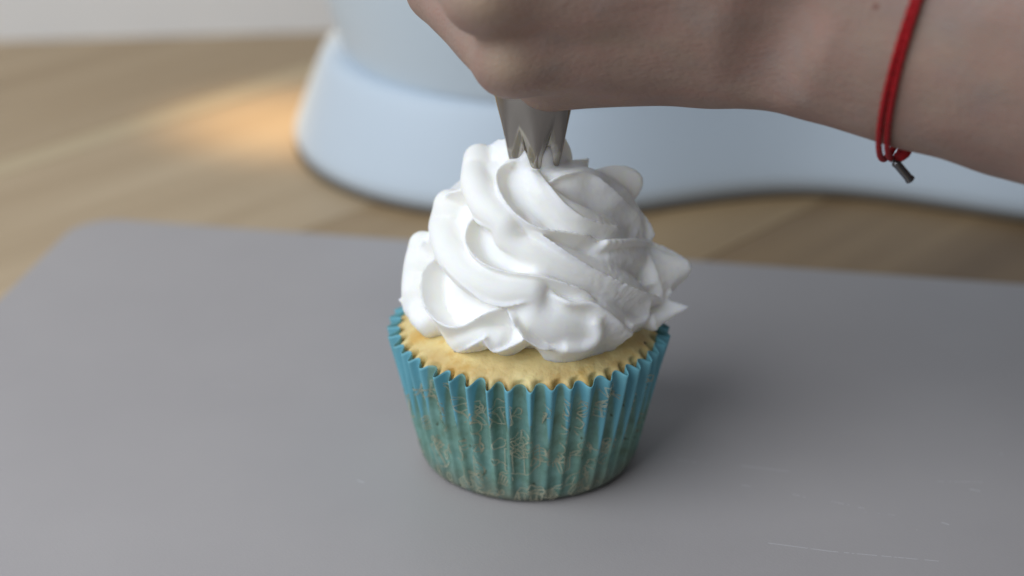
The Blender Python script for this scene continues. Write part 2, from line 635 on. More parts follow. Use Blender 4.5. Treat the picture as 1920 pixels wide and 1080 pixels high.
# rear column rising out of the base
cv = []
CL = [(3.7, 0.0), (5.0, 0.25), (8.5, 0.7), (12, 0.9), (18, 0.7), (22, 0.3)]
a = np.linspace(0, 2 * np.pi, 64, endpoint=False)
for z, d in CL:
    rx, ry = 5.6 - d, 6.2 - d
    sx = np.sign(np.cos(a)) * np.abs(np.cos(a)) ** 0.75
    sy = np.sign(np.sin(a)) * np.abs(np.sin(a)) ** 0.75
    cv += [(19.5 + rx * x, ry * y, z) for x, y in zip(sx, sy)]
fs = [tuple(r) for r in (np.array([[k * 64 + i, k * 64 + (i + 1) % 64, (k + 1) * 64 + (i + 1) % 64, (k + 1) * 64 + i] for k in range(len(CL) - 1) for i in range(64)]))]
fs.append(tuple((len(CL) - 1) * 64 + i for i in range(64)))
mesh("column", cv, fs, MIX_BLUE, mixer)

# ------------------------------------------------------------------ cupcake
cup = empty("cupcake", (0, 0, 0))
tag(cup, "vanilla cupcake in a pleated blue paper liner topped with a white cream swirl", "cupcake")
NP = 44
TOPZ = 3.60


def liner_point(u, v, off=0.0):
    """u: angle, v: 0 at the base edge .. 1 at the rim; off: outwards"""
    u, v = np.broadcast_arrays(np.asarray(u, float), np.asarray(v, float))
    z = TOPZ * v
    r = 2.68 + 0.72 * v ** 0.9
    r = r - 0.16 * np.clip(1 - v / 0.07, 0, 1) ** 2          # rounded lower edge
    ph = u * NP + 0.45 * vnoise(u * 4.0, v * 1.3, 0, 5) + 0.5 * vnoise(u * 9 + 3, 0 * v, 0, 9)
    w = np.cos(ph + 0.35 * np.sin(ph))
    w = np.sign(w) * np.abs(w) ** 0.85
    amp = (0.038 + 0.088 * smooth01(v, 0.05, 1.0)) * smooth01(v, 0.01, 0.14)
    amp = amp * (1 + 0.5 * vnoise(u * 7, v * 2, 0, 12))
    r = r + amp * w + 0.03 * vnoise(u * 2.2, v * 2, 0, 4)
    z = z - 0.06 * smooth01(v, 0.8, 1.0) * w + 0.03 * smooth01(v, 0.7, 1) * vnoise(u * 12, 0 * v, 0, 21)
    r = r + off
    return np.stack([r * np.cos(u), r * np.sin(u), z], -1), w


nu, nv = NP * 22, 56
ug = np.linspace(0, 2 * np.pi, nu, endpoint=False)
vg = np.concatenate([np.linspace(0, 0.14, 14, endpoint=False), np.linspace(0.14, 1, nv - 14)])
UU, VV = np.meshgrid(ug, vg, indexing='ij')
P, W = liner_point(UU, VV)
Pin, _ = liner_point(UU[:, ::-1], VV[:, ::-1], -0.02)
# outer wall up, over the rim, inner wall down, flat bottom rings
bot = np.stack([np.stack([r * np.cos(ug), r * np.sin(ug), np.full_like(ug, 0.003 + z)], -1) for r, z in ((0.01, 0), (1.6, 0), (2.42, 0))], 1)
Pall = np.concatenate([bot, P, Pin], 1)
ncol = Pall.shape[1]
soak_line = 0.66 + 0.07 * fbm(UU * 3.5, 0 * VV, 0, 31) + 0.09 * vnoise(UU * 14, 0 * VV, 0, 33) - 0.22 * W
# the paper has soaked higher where it touches the cake at the front
fr = np.cos(UU + np.pi / 2 + 0.12)
soak_line = soak_line + 0.17 * smooth01(fr, 0.45, 0.95) - 0.03
soak = 1 - smooth01(VV, soak_line - 0.05, soak_line + 0.05)
soak = np.clip(soak + 0.16 * fbm(UU * 16, VV * 6, 0, 41), 0, 1)
low = 1 - smooth01(VV, 0.02, 0.24 + 0.10 * fbm(UU * 3, 0 * VV, 0, 44))
full = lambda A: np.concatenate([np.ones((nu, 3)), A, A[:, ::-1]], 1).reshape(-1)
liner = mesh("paper_liner", Pall.reshape(-1, 3), grid_faces(nu, ncol, wrap_u=True), mat_liner(), cup)
fattr(liner, "soak", full(soak))
fattr(liner, "low", full(low))

# printed line drawings (presents, party hats, bows) on the paper: u in cm along the front from the middle, v in cm of height
MOTIFS = {
    'gift': [[(-.62, .1), (-.5, .95), (.05, .75), (-.02, -.1), (-.62, .1)], [(.05, .75), (.55, .95), (.5, .2), (-.02, -.1)], [(-.28, .85), (-.36, .02)],
             [(-.05, .8), (-.35, 1.15), (-.2, 1.3), (0, .85), (.25, 1.25), (.4, 1.05), (.02, .82)], [(.2, .3), (.3, .55), (.42, .35), (.3, .25), (.2, .3)]],
    'hat': [[(-.45, .85), (.3, -.55), (.62, .1), (-.45, .85)], [(-.3, .75), (.0, .5)], [(-.18, .4), (.2, .35)], [(-.05, .1), (.35, .15)], [(.08, -.2), (.48, -.0)],
            [(.62, .1), (.7, -.2), (.45, -.5), (.1, -.62)], [(.3, -.55), (.45, -.35), (.6, -.45)]],
    'cup': [[(-.42, .35), (-.3, -.4), (.3, -.42), (.42, .33)], [(-.5, .33), (-.35, .55), (-.12, .5), (0, .75), (.2, .55), (.4, .6), (.52, .33), (-.5, .33)],
            [(-.22, .3), (-.16, -.38)], [(0, .3), (0, -.4)], [(.22, .3), (.16, -.4)]],
    'bow': [[(0, 0), (-.4, .3), (-.55, .05), (-.4, -.22), (0, 0)], [(0, 0), (.4, .3), (.55, .02), (.38, -.25), (0, 0)], [(-.05, -.05), (-.3, -.6)], [(.05, -.05), (.28, -.55)],
            [(-.35, .2), (-.12, .03)], [(.35, .2), (.12, .03)]],
    'ball': [[(math.cos(t) * .22, math.sin(t) * .27) for t in np.linspace(0, 6.28, 14)], [(0, -.27), (.06, -.5), (-.05, -.75), (.04, -.95)]],
}
place = [('hat', -1.75, 2.75, .95, 0.1), ('gift', -.10, 1.05, 1.05, .12), ('cup', -.62, 2.75, .8, .3), ('bow', .95, 2.35, .8, .25), ('gift', 1.55, 2.75, .75, -.5),
         ('cup', .05, .12, 1.0, 0), ('bow', -1.15, .25, .9, .5), ('ball', -1.95, 1.35, 1.3, .25), ('hat', 1.25, .55, .85, 1.2), ('ball', .32, 2.95, .9, .6), ('ball', -.72, 1.9, .8, 2.2),
         ('cup', 2.1, 1.25, .9, -.6), ('bow', -2.55, 2.95, .7, .8), ('hat', 2.45, 2.6, .8, .3), ('gift', -2.5, .7, .8, .4), ('ball', .72, 1.75, .8, .4), ('bow', 1.85, .2, .7, .2),
         ('ball', -1.3, 2.3, .8, .2), ('bow', -.2, 2.1, .6, .9), ('cup', .75, 2.95, .55, .4), ('hat', -1.5, 1.1, .7, -.5), ('cup', .9, 1.2, .6, .2), ('ball', 1.35, 1.75, .7, 1.), ('gift', -2.15, 1.95, .6, -.3), ('hat', .35, .3, .55, .7), ('cup', -.65, .75, .5, -.4), ('bow', 1.55, 1.0, .6, .6)]
kinds = list(MOTIFS)
for k in range(26):
    place.append((kinds[k % 5], 3.3 + (k // 3) * 1.55 + random.uniform(-.2, .2), .5 + (k % 3) * 1.15 + random.uniform(-.2, .2), random.uniform(.75, 1), random.uniform(-.8, .8)))
for k in range(34):            # smaller scattered drawings between them
    place.append((kinds[(k * 3 + 1) % 5], -2.9 + (k % 12) * 0.52 + random.uniform(-.12, .12), .35 + (k // 12) * 1.15 + random.uniform(-.25, .25), random.uniform(.4, .55), random.uniform(-1.2, 1.2)))
pv, pf = [], []
for kind, cu, cv_, sc, rot in place:
    for line in MOTIFS[kind]:
        L = np.array(line) * sc * 0.78
        R = np.array([[math.cos(rot), -math.sin(rot)], [math.sin(rot), math.cos(rot)]])
        L = L @ R.T + (cu, cv_)
        # resample and jitter like hand-drawn ink
        seg = np.linalg.norm(np.diff(L, axis=0), axis=1); s = np.concatenate([[0], np.cumsum(seg)])
        m_ = max(4, int(s[-1] / 0.022))
        t = np.linspace(0, s[-1], m_)
        q = np.stack([np.interp(t, s, L[:, 0]), np.interp(t, s, L[:, 1])], 1)
        for _ in range(3): q[1:-1] = (q[:-2] + q[2:] + 2 * q[1:-1]) / 4
        tn = np.gradient(q, axis=0); tn /= np.linalg.norm(tn, axis=1)[:, None] + 1e-9
        nm = np.stack([-tn[:, 1], tn[:, 0]], 1)
        hw = 0.015 * (1 + 0.35 * vnoise(t * 3 + cu * 5, t * 0 + cv_ * 7))[:, None]
        strip = np.stack([q - nm * hw, q, q + nm * hw], 1)
        okk = (strip[..., 1].min(1) > 0.06) & (strip[..., 1].max(1) < TOPZ - 0.12)
        P3, _ = liner_point(-np.pi / 2 + strip[..., 0] / 3.1, strip[..., 1] / TOPZ, 0.022)
        b0 = len(pv)
        pv += P3.reshape(-1, 3).tolist()
        for i in range(m_ - 1):
            if okk[i] and okk[i + 1]:
                for j in range(2):
                    pf.append((b0 + i * 3 + j, b0 + (i + 1) * 3 + j, b0 + (i + 1) * 3 + j + 1, b0 + i * 3 + j + 1))
tag(mesh("printed_drawing", pv, pf, mat_print(), liner), kind="stuff")


# cake
def cake_z(r):
    return 3.46 + 0.70 * (1 - np.clip(np.asarray(r, float) / 3.42, 0, 1) ** 3.8)


rr = np.concatenate([np.linspace(0.01, 2.2, 16, endpoint=False), np.linspace(2.2, 3.27, 42)])
ua = np.linspace(0, 2 * np.pi, 360, endpoint=False)
RR, AA = np.meshgrid(rr, ua, indexing='xy')
zz = cake_z(RR) + 0.018 * fbm(RR * np.cos(AA) * 2.2, RR * np.sin(AA) * 2.2, 0, 51) * smooth01(RR, .5, 1.5)
_, wv_ = liner_point(AA, np.full_like(AA, 0.9))
Rw = (RR + 0.13 * wv_ * smooth01(RR, 3.08, 3.27)) * 0.985
zz = zz - 0.10 * smooth01(RR, 3.1, 3.27) ** 2
C3 = np.stack([Rw * np.cos(AA), Rw * np.sin(AA), zz], -1)
mid1, _ = liner_point(ua, np.full_like(ua, 0.72), -0.16)
mid1[:, 2] = np.minimum(mid1[:, 2], 2.7)
side, _ = liner_point(ua, np.full_like(ua, 0.06), -0.08)
C3 = np.concatenate([C3, mid1[:, None, :], side[:, None, :]], 1)
br = np.concatenate([smooth01(RR, 2.35, 3.35), np.ones((360, 2))], 1)
cake = mesh("cake", C3.reshape(-1, 3), grid_faces(360, len(rr) + 2, wrap_u=True)[:, ::-1], mat_cake(), cup)
fattr(cake, "browning", br.reshape(-1))

# ------------------------------------------------------------------ whipped cream swirl
# Lines of the piped ridges, measured on the photograph (crop units) and laid on the swirl's own cone-like envelope.
ENV_Z = np.array([3.2, 3.8, 3.95, 4.3, 4.8, 5.3, 6.3, 7.2, 7.7, 8.0, 8.3, 8.7])
ENV_R = np.array([2.6, 2.65, 2.75, 3.05, 3.12, 3.0, 2.5, 2.05, 1.66, 1.25, 0.7, 0.3])
_p = math.radians(25)
_O = np.array([-0.41, -42.0, 24.2])


def env_hit(X, Y, dlt=0.0, plane=None):
    px, py = 700 + X * 640 / 1382, 200 + Y * 640 / 1382
    dx, du = (px - 960) / 3500.0, -(py - 540) / 3500.0
    d = np.array([dx, math.cos(_p) + du * math.sin(_p), -math.sin(_p) + du * math.cos(_p)])
    if plane is not None: return _O + d * ((plane - _O[1]) / d[1])     # a petal standing out at the far side
    t = np.linspace(41, 53, 1600)
    Q = _O + t[:, None] * d
    g = np.hypot(Q[:, 0] - 0.1, Q[:, 1]) - np.interp(Q[:, 2], ENV_Z, ENV_R) - dlt
    neg = np.nonzero(g < 0)[0]
    return Q[neg[0]] if len(neg) else Q[np.argmin(g)]


def lay(line, dlt=0.0, step=0.05, plane=None):
    L = np.array(line, float)
    seg = np.linalg.norm(np.diff(L, axis=0), axis=1); s_ = np.concatenate([[0], np.cumsum(seg)])
    t = np.linspace(0, s_[-1], max(6, int(s_[-1] / 9)))
    q = np.stack([np.interp(t, s_, L[:, 0]), np.interp(t, s_, L[:, 1])], 1)
    for _ in range(2): q[1:-1] = (q[:-2] + q[2:] + 2 * q[1:-1]) / 4
    P = np.array([env_hit(a, b, dlt, plane) for a, b in q])
    for _ in range(6): P[1:-1] = (P[:-2] + P[2:] + 2 * P[1:-1]) / 4
    return resample(P, step)


def resample(P, step):
    seg = np.linalg.norm(np.diff(P, axis=0), axis=1); s_ = np.concatenate([[0], np.cumsum(seg)])
    t = np.linspace(0, s_[-1], max(4, int(s_[-1] / step)))
    return np.stack([np.interp(t, s_, P[:, k]) for k in range(3)], 1)


FV = 0.036
flo = np.array([-4.1, -4.1, 3.5]); fhi = np.array([4.7, 4.1, 9.6])
fx, fy, fz = [np.arange(flo[i], fhi[i], FV, dtype=np.float32) for i in range(3)]
GX, GY, GZ = fx[:, None, None], fy[None, :, None], fz[None, None, :]
core = (np.hypot(GX - 0.1, GY) - (np.interp(fz, ENV_Z, ENV_R) - 0.66)[None, None, :]) * 0.93
core = np.maximum(core, GZ - 7.9).astype(np.float32)
BIG = 9.0
jag = np.random.default_rng(5).uniform(-1, 1, 997)


def local_cone(Fd, a, b, r0, r1, pw, pad=0.28):
    m0 = np.minimum(a - r0, b - r1) - pad; m1 = np.maximum(a + r0, b + r1) + pad
    i0 = np.clip(((m0 - flo) / FV).astype(int), 0, None); i1 = np.minimum(((m1 - flo) / FV).astype(int) + 1, Fd.shape)
    if (i1 <= i0).any(): return
    X = GX[i0[0]:i1[0]] - a[0]; Y = GY[:, i0[1]:i1[1]] - a[1]; Z = GZ[:, :, i0[2]:i1[2]] - a[2]
    ab = (b - a).astype(np.float32); L2 = float(ab @ ab) + 1e-9
    t = np.clip((X * ab[0] + Y * ab[1] + Z * ab[2]) / L2, 0, 1)
    d = np.sqrt((X - t * ab[0]) ** 2 + (Y - t * ab[1]) ** 2 + (Z - t * ab[2]) ** 2) - (r0 + (r1 - r0) * t ** pw)
    v = Fd[i0[0]:i1[0], i0[1]:i1[1], i0[2]:i1[2]]
    np.minimum(v, d, out=v)


cream = core


def blend_in(Fd, k):
    global cream
    m = Fd < BIG - 1
    i0 = [int(np.nonzero(m.any(axis=tuple(a for a in range(3) if a != ax)))[0][0]) for ax in range(3)]
    i1 = [int(np.nonzero(m.any(axis=tuple(a for a in range(3) if a != ax)))[0][-1]) + 1 for ax in range(3)]
    sl_ = tuple(slice(a, b) for a, b in zip(i0, i1))
    a, b = cream[sl_], Fd[sl_]
    h = np.clip(0.5 + 0.5 * (b - a) / k, 0, 1)
    cream[sl_] = b * (1 - h) + a * h - k * h * (1 - h)


def fin(P, depth=0.85, shift=0.34, r_root=0.33, r_tip=0.03, pw=0.62, k=0.08, tear_amp=0.0, taper=True, ref=(-1.0, 0.2, -1.0)):
    """a ridge: crest line P, thick root set inward and toward the lower left, so the lip drops steeply on its other side"""
    P = np.asarray(P, float)
    T = np.gradient(P, axis=0); T /= np.linalg.norm(T, axis=1)[:, None] + 1e-9
    Od = np.stack([P[:, 0] - 0.1, P[:, 1], 0.35 * np.hypot(P[:, 0] - 0.1, P[:, 1])], 1)
    Od /= np.linalg.norm(Od, axis=1)[:, None] + 1e-9
    Sd = np.cross(T, Od); Sd /= np.linalg.norm(Sd, axis=1)[:, None] + 1e-9
    sg = np.sign(Sd @ np.array(ref)); sg[sg == 0] = 1
    if abs(sg.sum()) < len(sg): sg = np.full(len(sg), np.sign(sg.sum()) or 1)
    Sd *= sg[:, None]
    n_ = len(P)
    e = np.clip(np.minimum(np.arange(n_), np.arange(n_)[::-1]) / max(1, n_ * 0.16), 0, 1) ** 0.6 if taper is True else np.ones(n_)
    if taper == 'start': e = np.clip(np.arange(n_) / max(1, n_ * 0.16), 0, 1) ** 0.6
    Fd = np.full(cream.shape, BIG, np.float32)
    for i in range(n_):
        root = P[i] - Od[i] * depth + Sd[i] * shift
        tip = P[i] - Od[i] * (1 - e[i]) * depth * 0.45
        tear = tear_amp * smooth01(P[i, 0], 0.4, 2.4) * jag[int(i + 37 * len(P)) % 997]
        local_cone(Fd, root, tip + Od[i] * tear, r_root, r_tip, pw)
    blend_in(Fd, k)


def roll(P, r, k=0.3):
    P = np.asarray(P, float)
    rr_ = np.broadcast_to(np.asarray(r, float), (len(P),))
    Fd = np.full(cream.shape, BIG, np.float32)
    for i in range(0, len(P) - 2, 2):
        local_cone(Fd, P[i], P[i + 2], rr_[i], rr_[i + 2], 1.0, 0.4)
    blend_in(Fd, k)


def helix(th0, th1, z0, z1, dlt=0.0, n_=60):
    t = np.linspace(0, 1, n_)
    th_ = np.radians(th0 + (th1 - th0) * t); z_ = z0 + (z1 - z0) * t ** 0.9
    r_ = np.interp(z_, ENV_Z, ENV_R) + dlt
    return resample(np.stack([0.1 + r_ * np.cos(th_), r_ * np.sin(th_), z_], 1), 0.06)


# the far side of the swirl, same pitch as the near side
for k, (t0, z0, t1, z1) in enumerate([(15, 8.0, 150, 6.2), (60, 8.1, 180, 6.6), (-10, 7.2, 120, 5.4), (25, 6.3, 165, 4.7), (60, 6.9, 178, 5.3), (-5, 5.4, 110, 4.2), (80, 5.3, 185, 4.2)]):
    fin(helix(t0, t1, z0, z1, 0.02), depth=0.8, ref=(0, 0, -1.0))
# broad ribbons between the ridges
roll(lay([(430, 215), (415, 310), (455, 400), (540, 465)], -0.42), 0.40)
roll(lay([(310, 400), (288, 500), (315, 600), (400, 690), (520, 745), (640, 745)], -0.42), 0.40)
roll(lay([(200, 560), (178, 660), (172, 740), (185, 810)], -0.42), 0.35)
roll(lay([(215, 620), (200, 720), (190, 800)], -0.42), 0.34)
roll(lay([(650, 850), (710, 880), (790, 900), (850, 905)], -0.54), 0.44)
roll(lay([(190, 850), (280, 940), (340, 960), (430, 915), (520, 940)], -0.32), 0.28)
# full faces of the petals rising to each lip
for pts_, dl_, r_ in (
        ([(640, 270), (690, 350), (770, 420), (880, 475), (1000, 505)], -0.40, 0.30),
        ([(760, 300), (850, 315), (940, 370), (1020, 440), (1070, 520)], -0.60, 0.50),
        ([(930, 600), (1020, 605), (1120, 622), (1200, 640), (1262, 655)], -0.40, 0.34),
        ([(520, 540), (620, 575), (720, 615), (850, 672), (980, 728), (1100, 775)], -0.44, 0.38),
        ([(740, 830), (820, 840), (900, 850), (985, 895), (1025, 915)], -0.42, 0.34)):
    q_ = lay(pts_, dl_)
    u_ = np.linspace(0, 1, len(q_))
    roll(q_, r_ * (0.25 + 0.75 * np.sin(np.pi * u_) ** 0.6), 0.42)
# lips and ridges on the near side, upper loop to lower loop
NEAR = [
    ([(560, 105), (515, 130), (440, 178), (385, 240), (360, 300), (366, 345)], dict(dl=0.0, shift=-0.25)),
    ([(350, 318), (300, 355), (260, 400), (235, 450), (225, 492), (232, 525)], dict(dl=0.0, shift=-0.25)),
    ([(230, 520), (178, 580), (148, 655), (137, 740)], dict(dl=-0.03, shift=-0.22)),
    ([(905, 268), (960, 250), (1040, 255), (1084, 290), (1076, 332), (1040, 375)], dict(dl=0.0, plane=0.75, shift=0.12, depth=1.1, r_root=0.42, r_tip=0.09, taper=False)),
    ([(1060, 415), (1110, 450), (1140, 515), (1142, 550)], dict(dl=0.0, plane=0.45, shift=0.1, depth=0.9)),
    ([(770, 130), (790, 160), (800, 200), (803, 243)], dict(dl=0.0, plane=0.45, shift=-0.1, depth=0.45, r_root=0.2, r_tip=0.05, taper=False)),
    ([(600, 212), (545, 218), (508, 238), (492, 285), (510, 350), (560, 420), (620, 470), (680, 495), (780, 507), (900, 527), (938, 552), (930, 588)], dict(dl=0.02)),
    ([(672, 262), (720, 330), (780, 400), (850, 450), (960, 480), (1030, 492)], dict(dl=0.04)),
    ([(728, 310), (760, 280), (830, 260), (900, 275), (980, 340), (1040, 400), (1080, 470), (1105, 535)], dict(dl=0.13, shift=0.40, r_root=0.28)),
    ([(390, 445), (430, 480), (500, 497), (570, 497), (618, 525)], dict(dl=-0.20, depth=0.5, shift=-0.15, r_root=0.28)),
    ([(378, 425), (360, 480), (367, 540), (400, 600), (450, 640), (540, 672), (700, 692), (800, 722), (880, 752), (930, 790)], dict(dl=0.0)),
    ([(630, 505), (700, 530), (800, 600), (900, 660), (1000, 710), (1100, 752), (1180, 780), (1242, 800), (1275, 812)], dict(dl=0.08, shift=0.36, taper='start', r_root=0.30, tear_amp=0.022)),
    ([(945, 550), (1060, 545), (1130, 560), (1200, 590), (1260, 625), (1284, 655), (1262, 685)], dict(dl=0.0, shift=0.30, r_tip=0.08, r_root=0.42, tear_amp=0.012, taper=False)),
    ([(1130, 712), (1190, 730), (1232, 772)], dict(dl=0.0, shift=0.1)),
    ([(255, 590), (300, 660), (370, 730), (450, 795), (530, 812), (620, 790), (700, 765)], dict(dl=-0.04, depth=0.7, shift=-0.22)),
    ([(250, 580), (205, 640), (190, 720), (200, 800), (240, 860), (300, 893), (350, 893), (400, 870), (470, 825), (525, 825)], dict(dl=0.02, depth=0.8, shift=0.28)),
    ([(535, 830), (575, 885), (615, 945), (685, 985), (750, 988)], dict(dl=0.02, depth=0.8, shift=-0.2)),
    ([(722, 762), (800, 800), (890, 796), (960, 842), (1020, 898), (1042, 918)], dict(dl=0.03, depth=0.8, shift=0.22, r_tip=0.06, r_root=0.40, k=0.16, taper='start')),
    ([(905, 880), (914, 915), (900, 955), (845, 982), (785, 980)], dict(dl=-0.03, depth=0.6, shift=0.0, r_tip=0.10, r_root=0.5, k=0.25, taper=False)),
    ([(1120, 775), (1117, 830), (1108, 872), (1050, 885)], dict(dl=-0.03, depth=0.9, shift=0.0, r_root=0.5, pw=1.0, k=0.2, taper=False)),
    ([(104, 782), (150, 820), (200, 900), (260, 965), (320, 993), (360, 990), (410, 960), (452, 938)], dict(dl=0.03, depth=0.9, shift=-0.1, taper=False)),
    ([(455, 955), (480, 1000), (530, 985), (600, 950)], dict(dl=0.0, depth=0.7, shift=-0.1, taper=False)),
]
for line, kw in NEAR:
    kw = dict(kw)
    fin(lay(line, kw.pop('dl'), plane=kw.pop('plane', None)), **kw)
# the stem of cream still joined to the nozzle
stem = resample(np.array([(0.1, 0, 7.4), (0.12, 0, 8.2), (0.12, 0, 9.3)]), 0.1)
roll(stem, np.interp(stem[:, 2], [7.4, 8.2, 8.5], [0.62, 0.58, 0.46]), 0.15)
roll(resample(np.array([(-0.50, -0.36, 7.40), (-0.15, -0.52, 7.46)]), 0.06), 0.20, 0.25)
# rest on the cake
rad2 = np.hypot(GX, GY)
cream = np.maximum(cream, (cake_z(rad2) - 0.05).astype(np.float32) - GZ)
cv3, cq3 = surface_nets(cream, flo, FV)
rough = 0.016 * fbm(cv3[:, 0] * 8, cv3[:, 1] * 8, cv3[:, 2] * 8, 71, 3) * smooth01(cv3[:, 0], 0.6, 2.4)
cv3 = cv3 + rough[:, None] * (cv3 - np.array([0, 0, 5.0])) / np.linalg.norm(cv3 - np.array([0, 0, 5.0]), axis=1)[:, None]
swirl = mesh("cream_swirl", cv3, cq3, mat_frosting(), cup)
md = swirl.modifiers.new("smooth", 'SMOOTH'); md.factor = 0.5; md.iterations = 1

# ------------------------------------------------------------------ piping nozzle and bag
noz = empty("piping_nozzle", (0.12, 0, 7.50))
tag(noz, "silver steel star piping nozzle pressed into the top of the cream swirl", "nozzle")
NT = 6
na, nz_ = 240, 60
aa = np.linspace(0, 2 * np.pi, na, endpoint=False)
tt = np.linspace(0, 1, nz_)


def nozzle_pt(a, t, off):
    tooth = np.abs(np.sin((a + 0.98) * NT / 2))              # 0 at a gap, 1 in the middle of a tooth
    tri = np.arcsin(np.clip(tooth, 0, 1)) / (np.pi / 2)
    ztip = 0.02 + 0.85 * (1 - tri ** 0.72)
    z = ztip + (3.5 - ztip) * t
    r = 0.60 + 0.165 * z + 0.0 * a
    r = np.where(z < 0.9, r - 0.10 * (1 - z / 0.9) ** 2 * 1.5, r)
    flute = smooth01(2.3 - z, 0, 2.2)
    r = r - 0.33 * flute * (1 - tooth) ** 0.9
    r = r + off
    return np.stack([r * np.cos(a), r * np.sin(a), z], -1)


AAg, TTg = np.meshgrid(aa, tt, indexing='ij')
outer = nozzle_pt(AAg, TTg, 0.0)
inner = nozzle_pt(AAg, TTg[:, ::-1], -0.035)
PN = np.concatenate([inner, outer], 1)
mesh("star_cone", PN.reshape(-1, 3), grid_faces(na, 2 * nz_, wrap_u=True), mat_steel(), noz)
bag_prof = [(1.06, 2.5), (1.10, 2.7), (1.16, 3.3), (1.2, 4.2), (1.25, 5.5), (1.5, 7.5), (2.0, 10), (2.5, 13), (2.4, 15), (1.2, 17), (0.3, 17.6), (0.02, 17.6)]
bag = lathe("piping_bag", bag_prof, mat_plain("milky_bag_plastic", (0.72, 0.72, 0.72), 0.3, 0.5), noz, 64)
for v_ in bag.data.vertices:
    v_.co.y -= 0.30 * max(0.0, v_.co.z - 3.4 * S)

# ------------------------------------------------------------------ hand and forearm


def sd_cone(P, a, b, ra_, rb_):
    a = np.asarray(a, np.float32); b = np.asarray(b, np.float32)
    ab = b - a
    L2 = float(ab @ ab)
    t = np.clip(((P - a) @ ab) / L2, 0, 1)
    q = P - a - t[..., None] * ab
    return np.sqrt((q * q).sum(-1)) - (ra_ + (rb_ - ra_) * t)


def sd_ell(P, c, axes, rad_):
    q = ((P - np.asarray(c, np.float32)) @ np.asarray(axes, np.float32).T) / np.asarray(rad_, np.float32)
    k = np.sqrt((q * q).sum(-1))
    return (k - 1) * min(rad_)


def smin(a, b, k):
    h = np.clip(0.5 + 0.5 * (b - a) / k, 0, 1)
    return b * (1 - h) + a * h - k * h * (1 - h)


HV = 0.115
lo = np.array([-4.6, -15.6, 6.8]); hi = np.array([25.0, 4.6, 20.6])
gx, gy, gz = [np.arange(lo[i], hi[i], HV, dtype=np.float32) for i in range(3)]
G = np.stack(np.meshgrid(gx, gy, gz, indexing='ij'), -1)
LEAN = 0.30                    # the fist leans: its upper part sits nearer the camera
G[..., 1] += LEAN * (G[..., 2] - 11.0)

# knuckle row (little finger lowest), finger chains curling round the bag, left hand with its back to the camera
FING = {
    'little': [((-0.40, -2.30, 11.25), .84), ((-2.08, 0.40, 12.17), .76), ((-0.75, 1.95, 12.5), .66), ((0.85, 1.75, 12.3), .56)],
    'ring':   [((-0.95, -2.62, 13.05), .95), ((-2.55, 0.35, 14.05), .86), ((-0.8, 2.3, 14.2), .74), ((1.0, 2.0, 14.0), .62)],
    'middle': [((-1.30, -2.72, 15.05), .98), ((-2.85, 0.45, 16.0), .88), ((-0.8, 2.5, 16.1), .76), ((1.1, 2.1, 15.9), .64)],
    'index':  [((-1.05, -2.45, 17.0), .95), ((-2.6, 0.45, 17.9), .86), ((-0.6, 2.4, 17.9), .74), ((1.2, 2.0, 17.7), .62)],
}
WR = (5.3, -1.75, 12.9)
palm = None
carp = {'little': (4.4, -1.55, 11.45), 'ring': (4.5, -1.9, 12.5), 'middle': (4.6, -2.0, 13.4), 'index': (4.6, -1.8, 14.3)}
for k in FING:
    p0, r0 = FING[k][0]
    d = sd_cone(G, p0, carp[k], r0 * 0.93, 1.12)
    palm = d if palm is None else smin(palm, d, 0.75)
palm = smin(palm, sd_cone(G, (0.5, -0.95, 10.45), (4.0, -0.85, 10.92), 0.98, 1.15), 0.8)      # heel below the little finger
palm = smin(palm, sd_cone(G, (2.4, 0.1, 15.3), (4.6, -0.6, 14.0), 1.2, 1.3), 0.8)             # thumb ball
# forearm: elliptical tube toward the lower right
fa0, fa1 = np.array([4.6, -1.65, 12.7]), np.array([15.6, -7.2, 11.9])
ax = (fa1 - fa0); FL = np.linalg.norm(ax); ax = ax / FL      # FL: the length over which the girth grows
ARM_END = 20.5
ez = np.array([0, 0, 1.0]) - ax[2] * ax; ez /= np.linalg.norm(ez)
ey = np.cross(ez, ax)
q = G - fa0.astype(np.float32)
tl = q @ ax.astype(np.float32)
tc = np.clip(tl / FL, 0, 1.6)
rz = 2.50 + 0.15 * np.sin(tc * 2.2) + 0.75 * tc
ry = 1.75 + 0.75 * tc
qy, qz = q @ ey.astype(np.float32), q @ ez.astype(np.float32)
kk = np.sqrt((qy / ry) ** 2 + (qz / rz) ** 2 + (np.maximum(-tl, 0) / 2.5) ** 2)
arm = (kk - 1) * ry * 0.9
arm = np.maximum(arm, tl - ARM_END)
body = smin(palm, arm, 1.1)
body = smin(body, sd_cone(G, (5.4, -1.95, 11.2), (6.4, -2.5, 11.0), 0.75, 0.55), 0.8)        # ulnar side of the wrist
fingers = None
for k, ch in FING.items():
    d = None
    for (a, r0), (b, r1) in zip(ch[:-1], ch[1:]):
        e = sd_cone(G, a, b, r0, r1)
        d = e if d is None else smin(d, e, 0.22)
    fingers = d if fingers is None else smin(fingers, d, 0.07)
thumb = smin(sd_cone(G, (2.9, 0.0, 15.2), (0.6, 0.9, 17.6), 1.05, .85), sd_cone(G, (0.6, 0.9, 17.6), (-1.3, 1.5, 18.6), .85, .62), 0.3)
body = smin(body, fingers, 0.22)
body = smin(body, thumb, 0.4)
# knuckle bumps and the fold beside them
for c, r in (((-0.45, -2.62, 11.4), .50), ((-0.9, -3.0, 13.15), .55), ((-1.2, -3.1, 15.15), .55)):
    body = smin(body, sd_cone(G, c, (c[0] + .25, c[1] + .1, c[2]), r, r), 0.75)
